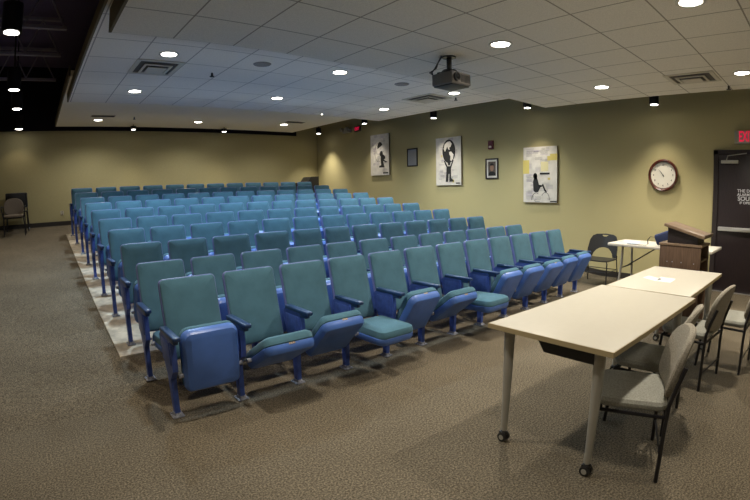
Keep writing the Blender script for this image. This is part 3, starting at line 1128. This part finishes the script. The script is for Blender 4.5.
# ------------------------------------------------------------------ guest chairs
def guest_chair(fabric, seatf, arms=False):
    t = empty('guest_chair')
    Ms = Matrix.Translation((0, -.04, .405)) @ Matrix.Rotation(-PI / 2, 4, 'X')
    MB().panel(.44, .385, .06, [(.02, .012), (.006, .006), (0, -.006), (0, -.022), (.012, -.038), (.05, -.046), (.12, -.050)], Ms, 6, rtop=.09).build('seat', M[seatf], t)
    # backrest: flat below, round above, gently curved
    bk = MB()
    n = 40
    def outline(ins):
        pts = []
        for i in range(n):
            a = 2 * PI * i / n
            c, s = math.cos(a), math.sin(a)
            e = .80 if s > 0 else .62
            u = (.218 - ins) * math.copysign(abs(c) ** e, c)
            v = ((.195 if s > 0 else .165) - ins) * math.copysign(abs(s) ** (e if s > 0 else .5), s)
            pts.append((u, v))
        return pts
    rings = [(.03, -.020), (.006, -.016), (0, -.006), (0, .006), (.008, .018), (.05, .026), (.12, .028)]
    vs = []
    for ins, dy in rings:
        for u, v in outline(ins):
            curve = .045 * (u / .218) ** 2
            tilt = -.26 * v
            vs.append((u, -.285 + dy + curve + tilt, .605 + v))
    fs = []
    for j in range(len(rings) - 1):
        for i in range(n):
            fs.append([j * n + i, j * n + (i + 1) % n, (j + 1) * n + (i + 1) % n, (j + 1) * n + i])
    fs += [list(range(n))[::-1], [(len(rings) - 1) * n + i for i in range(n)]]
    bk.add(vs, fs)
    bk.build('backrest', M[fabric], t)
    for s in (-1, 1):
        MB().tube([(s * .225, .150, .001), (s * .218, .135, .25), (s * .210, .125, .38), (s * .200, .105, .392)], .0115).build('leg', M['black_metal'], t)
        MB().tube([(s * .235, -.235, .001), (s * .232, -.228, .30), (s * .230, -.232, .44), (s * .226, -.258, .54), (s * .212, -.292, .64)], .0115).build('leg', M['black_metal'], t)
        MB().tube([(s * .210, .120, .375), (s * .230, -.230, .375)], .010).build('side_rail', M['black_metal'], t)
    MB().tube([(-.208, .11, .375), (.208, .11, .375)], .010).build('cross_rail', M['black_metal'], t)
    MB().tube([(-.230, -.225, .375), (.230, -.225, .375)], .010).build('cross_rail', M['black_metal'], t)
    MB().tube([(-.232, -.234, .14), (.232, -.234, .14)], .007).build('stretcher', M['black_metal'], t)
    if arms:
        for s in (-1, 1):
            MB().tube([(s * .212, .13, .38), (s * .25, .15, .58), (s * .25, .12, .62), (s * .25, -.20, .625), (s * .222, -.27, .60)], .013).build('arm', M['black_metal'], t)
    return t


ch0 = guest_chair('grey_fabric', 'seat_fabric')
CHAIRS = [((2.45, .861, 0), 22, 'grey fabric guest chair at the table corner, fully visible'),
          ((3.05, .955, 0), 5, 'grey guest chair pushed under the table, second along the table'),
          ((3.965, .90, 0), -5, 'grey guest chair third along the tables, seen edge-on'),
          ((4.50, .695, 0), -2, 'grey guest chair standing closest to the door')]
for k, (loc, rz, lb) in enumerate(CHAIRS):
    t = ch0 if k == 0 else copy_tree(ch0)
    t.location = loc
    t.rotation_euler = (0, 0, R(rz))
    tag(t, lb, 'chair', 'grey guest chairs behind the tables')

t = guest_chair('taupe_fabric', 'taupe_fabric', True)
t.location = (-.52, 11.40, fl(11.40) - .015)
t.rotation_euler = (R(6.02) * 0, 0, PI)
tag(t, 'taupe armchair with rounded back standing by the back wall across the aisle', 'chair')

# dark flat-backed chair behind it
t = thing('stacking_chair', 'black square-backed chair behind the taupe armchair at the back wall', 'chair', (-.47, 12.02, fl(12.02) - .015), PI)
MB().panel(.50, .34, .03, [(.01, .012), (0, .006), (0, -.006), (.01, -.012)], Matrix.Translation((0, -.20, .69)) @ Matrix.Rotation(R(8), 4, 'X')).build('backrest', M['black_plastic'], t)
MB().box(-.24, .24, -.20, .22, .42, .45, .012).build('seat', M['black_plastic'], t)
for s in (-1, 1):
    MB().tube([(s * .24, .20, .001), (s * .22, .18, .42)], .013).build('leg', M['black_metal'], t)
    lg = MB().tube([(s * .25, -.26, .03), (s * .23, -.20, .44), (s * .22, -.20, .84)], .013).build('leg', M['black_metal'], t)
    MB().cyl((s * .25 - .012, -.26, .03), (s * .25 + .012, -.26, .03), .028, n=14).build('caster', M['worn'], lg)

# ------------------------------------------------------------------ long tables
def conference_table(x0, x1, y0, y1, label, rz=0):
    cx, cy = (x0 + x1) / 2, (y0 + y1) / 2
    hx, hy = (x1 - x0) / 2, (y1 - y0) / 2
    t = thing('conference_table', label, 'table', (cx, cy, 0), R(rz), 'cream topped tables on casters')
    MB().box(-hx + .004, hx - .004, -hy + .004, hy - .004, .712, .740, .002).build('tabletop', M['laminate'], t)
    e = MB()
    e.box(-hx, -hx + .004, -hy, hy, .711, .7385)
    e.box(hx - .004, hx, -hy, hy, .711, .7385)
    e.box(-hx + .004, hx - .004, -hy, -hy + .004, .711, .7385)
    e.box(-hx + .004, hx - .004, hy - .004, hy, .711, .7385)
    e.build('edge_band', M['edge'], t, smooth=False)
    for sx in (-1, 1):
        for sy in (-1, 1):
            ax, ay = sx * (hx - .075), sy * (hy - .10)
            l = MB()
            l.cyl((ax, ay, .712), (ax, ay, .075), .032, .019, n=18)
            l.cyl((ax, ay, .075), (ax, ay, .055), .012, n=10)
            lg = l.build('leg', M['alu'], t)
            c = MB()
            px, py = ax, ay
            for q in (-1, 1):
                c.cyl((px + q * .006, py, .030), (px + q * .026, py, .030), .028, n=22)
            c.box(px - .02, px + .02, py - .022, py + .026, .040, .066, .008)
            ca = c.build('caster', M['black_plastic'], lg)
            MB().cyl((px - .0262, py, .030), (px - .028, py, .030), .016, n=18).build('wheel_hub', M['alu'], ca)
    for sx in (-1, 1):
        xx = sx * (hx - .13)
        MB().box(xx - .02, xx + .02, -hy + .10, hy - .10, .678, .711, .003).build('end_rail', M['black_metal'], t)
    u = MB()
    u.prism([(-hy + .12, .711), (.085, .711), (.035, .635), (-hy + .12, .635)], -hx + .050, -hx + .060, 'x')
    u.build('cable_tray_end', M['black_metal'], t, smooth=False)
    MB().box(-hx + .060, hx - .2, -hy + .12, -hy + .135, .64, .711, .003).build('modesty_panel', M['black_metal'], t)
    return t


conference_table(2.085, 3.58, .780, 1.535, 'cream topped table on casters with grey chairs pushed under it', -1.0)
conference_table(3.590, 4.86, .81, 1.485, 'cream topped table with papers on it, beside the lectern')
for k, (poly, lb) in enumerate((([(4.035, 1.215), (4.12, 1.36), (4.245, 1.345), (4.16, 1.20)], 'white sheet of paper on the cream table, toward the seats'),
                                ([(4.035, 1.21), (4.255, 1.24), (4.25, 1.10), (4.04, 1.09)], 'white sheet of paper on the cream table, toward the grey chairs'))):
    o = MB()
    o.prism(poly, .7405, .7415, 'z')
    o = o.build('paper_sheet', M['paper'], None, smooth=False)
    tag(o, lb, 'paper', 'white papers on the table')

# ------------------------------------------------------------------ lectern
lc = thing('lectern', 'dark brown wooden lectern with a slanted top behind the far table', 'lectern', (5.25, 1.285, 0))
W2, D2 = .215, .20          # half width in y, half depth in x
m = MB()
m.box(-D2, -D2 + .02, -W2, W2, .03, .94, .002)
m.build('side_panel', M['walnut'], lc)
MB().box(D2 - .02, D2, -W2, W2, .03, .94, .002).build('side_panel', M['walnut'], lc)
MB().box(-D2 + .02, D2 - .02, W2 - .02, W2, .03, .94, .002).build('front_panel', M['walnut'], lc)
for z in (.06, .50, .78):
    MB().box(-D2 + .02, D2 - .02, -W2 + .01, W2 - .02, z, z + .018).build('shelf', M['walnut'], lc)
MB().box(-D2 - .01, D2 + .01, -W2 - .01, W2 + .01, .94, .962, .003).build('top_shelf', M['walnut_top'], lc)
MB().box(-D2 - .02, D2 + .02, -W2 - .02, W2 + .02, 0, .03, .004).build('base', M['walnut'], lc)
m = MB()
m.prism([(.15, .962), (-.17, .962), (-.17, 1.035), (.15, 1.12)], -.15, .15, 'x')
m.build('desk_support', M['doorframe'], lc, smooth=False)
Mt = Matrix.Translation((0, -.03, 1.095)) @ Matrix.Rotation(R(15), 4, 'X')
MB().box(-.21, .21, -.225, .215, -.015, .015, .005, Mt).build('slanted_top', M['walnut_top'], lc)
MB().box(-.20, .20, -.228, -.212, .015, .028, .003, Mt).build('book_stop', M['walnut'], lc)
for yy in (.13, .075, -.02, -.15):
    MB().cyl((-D2 - .0015, yy, .775 - .02 * abs(yy)), (-D2, yy, .775 - .02 * abs(yy)), .006, n=10).build('screw_cap', M['worn'], lc)

# ------------------------------------------------------------------ folding table by the wall
ft = thing('folding_table', 'white plastic folding table along the canvas wall beside the black chair', 'table', (7.06, 2.02, 0))
MB().box(-.36, .36, -.75, .76, .685, .725, .008, seg=3).build('tabletop', M['white_plastic'], ft)
for sy in (-1, 1):
    yy = sy * .58
    for sx in (-1, 1):
        MB().tube([(sx * .20, yy, .685), (sx * .22, yy, .40), (sx * .31, yy + sy * .02, .03), (sx * .31, yy + sy * .02, .004)], .018).build('leg', M['alu'], ft)
    MB().tube([(-.22, yy, .36), (.22, yy, .36)], .010).build('leg_brace', M['black_metal'], ft)
    MB().tube([(0, yy, .36), (0, sy * .12, .67)], .009).build('diagonal_brace', M['black_metal'], ft)
o = MB()
o.prism([(6.78, 2.44), (6.98, 2.70), (7.16, 2.60), (6.98, 2.30)], .7255, .7285, 'z')
tag(o.build('paper_sheet', M['blue_paper'], None, smooth=False), 'pale blue printed sheet on the white folding table near the black chair', 'paper')
o = MB()
o.prism([(7.05, 2.66), (7.22, 2.72), (7.27, 2.47), (7.10, 2.42)], .7255, .7275, 'z')
tag(o.build('paper_sheet', M['paper'], None, smooth=False), 'white sheet of paper behind the blue sheet on the folding table', 'paper')

# navy bag with a strap trailing on the folding table
bg = thing('navy_bag', 'small navy bag with a trailing strap on the white folding table', 'bag', (6.80, 1.99, .7255))
Mt = Matrix.Translation((0, 0, .09)) @ Matrix.Rotation(R(-22), 4, 'X')
MB().box(-.08, .08, -.15, .08, -.055, .10, .03, Mt, seg=4).build('bag_body', M['strap'], bg)
m = MB()
pts = [(-.03, .10, .12), (-.04, .16, .13), (-.04, .20, .08), (-.05, .19, .02), (-.06, .22, .006), (-.08, .34, .004), (-.06, .50, .004)]
for i in range(len(pts) - 1):
    a, b_ = Vector(pts[i]), Vector(pts[i + 1])
    m.add([a + Vector((-.016, 0, 0)), a + Vector((.016, 0, 0)), b_ + Vector((.016, 0, 0)), b_ + Vector((-.016, 0, 0)),
           a + Vector((-.016, .002, .003)), a + Vector((.016, .002, .003)), b_ + Vector((.016, .002, .003)), b_ + Vector((-.016, .002, .003))],
          [(0, 1, 2, 3), (7, 6, 5, 4), (0, 3, 7, 4), (1, 5, 6, 2), (0, 4, 5, 1), (3, 2, 6, 7)])
m.build('strap', M['ink'], bg, smooth=False)

# ------------------------------------------------------------------ black plastic chair
bc = thing('plastic_chair', 'black plastic chair with a cut-out back by the canvas wall', 'chair', (7.18, 3.14, 0), R(90))
bc.scale = (1.10, 1, .90)
# faces local +y
n = 22
m = MB()
def back_pt(u, v):
    return (u * (1 - .10 * v), -.20 - .10 * v + .06 * (u / .24) ** 2, .46 + .40 * v)
outer = [(-.235, .0), (-.245, .35), (-.235, .75), (-.205, .93), (-.15, 1.0), (0, 1.03), (.15, 1.0), (.205, .93), (.235, .75), (.245, .35), (.235, .0)]
inner = [(-.165, .0), (-.155, .14), (-.125, .27), (-.08, .37), (-.04, .405), (0, .42), (.04, .405), (.08, .37), (.125, .27), (.155, .14), (.165, .0)]
hole_t = [(-.055, .905), (0, .905), (.055, .905), (.055, .955), (0, .955), (-.055, .955)]
vs, fs = [], []
for off in (0, -.012):
    for u, v in outer + inner:
        x_, y_, z_ = back_pt(u, v)
        vs.append((x_, y_ + off, z_))
k = len(outer)
for i in range(k - 1):
    fs.append([i, i + 1, k + i + 1, k + i])
    fs.append([2 * k + i + 1, 2 * k + i, 3 * k + i, 3 * k + i + 1])
    fs.append([i + 1, i, 2 * k + i, 2 * k + i + 1])
    fs.append([k + i, k + i + 1, 3 * k + i + 1, 3 * k + i])
fs += [[0, k, 3 * k, 2 * k], [k - 1, 3 * k - 1, 4 * k - 1, 2 * k - 1]]
m.add(vs, fs)
m.build('backrest', M['black_plastic'], bc, angle=50)
m = MB()
x_, y_, z_ = back_pt(0, .93)
m.panel(.10, .026, .012, [(0, .004), (0, -.016)], Matrix.Translation((0, y_ + .002, z_)))
m.build('hand_grip', M['wall'], bc)['label'] = 'slot in the top of the back showing the wall'
Ms = Matrix.Translation((0, .02, .44)) @ Matrix.Rotation(-PI / 2, 4, 'X')
MB().panel(.48, .46, .06, [(.02, .010), (0, .004), (0, -.006), (.014, -.012), (.05, -.010), (.12, -.006)], Ms, 6, rtop=.10).build('seat', M['black_plastic'], bc)
for s in (-1, 1):
    MB().tube([(s * .245, .26, .001), (s * .225, .20, .40), (s * .20, .17, .435)], .009).build('leg', M['black_metal'], bc)
    MB().tube([(s * .245, -.24, .001), (s * .225, -.19, .43), (s * .225, -.20, .50)], .009).build('leg', M['black_metal'], bc)
    MB().tube([(s * .232, .225, .25), (s * .234, -.215, .25)], .007).build('side_rail', M['black_metal'], bc)
MB().tube([(-.232, .225, .25), (.232, .225, .25)], .007).build('cross_rail', M['black_metal'], bc)
MB().tube([(-.234, -.215, .25), (.234, -.215, .25)], .007).build('cross_rail', M['black_metal'], bc)

# ------------------------------------------------------------------ black case in the back corner
cc = thing('equipment_case', 'black equipment case with sloped top in the corner behind the back row', 'case', (7.30, 12.0, fl(12.0) - .015))
cc.scale = (.72, 1, 1.02)
m = MB()
m.prism([(-.38, .02), (.36, .02), (.36, 1.02), (.0, 1.01), (-.15, .875), (-.38, .85)], -.24, .22, 'y')
m.build('case_body', M['black_plastic'], cc, smooth=False)
MB().box(-.40, .38, -.26, .24, 0, .02, .004).build('base', M['black_metal'], cc)
MB().box(-.05, .15, -.255, -.24, .62, .66, .004).build('handle', M['black_metal'], cc)
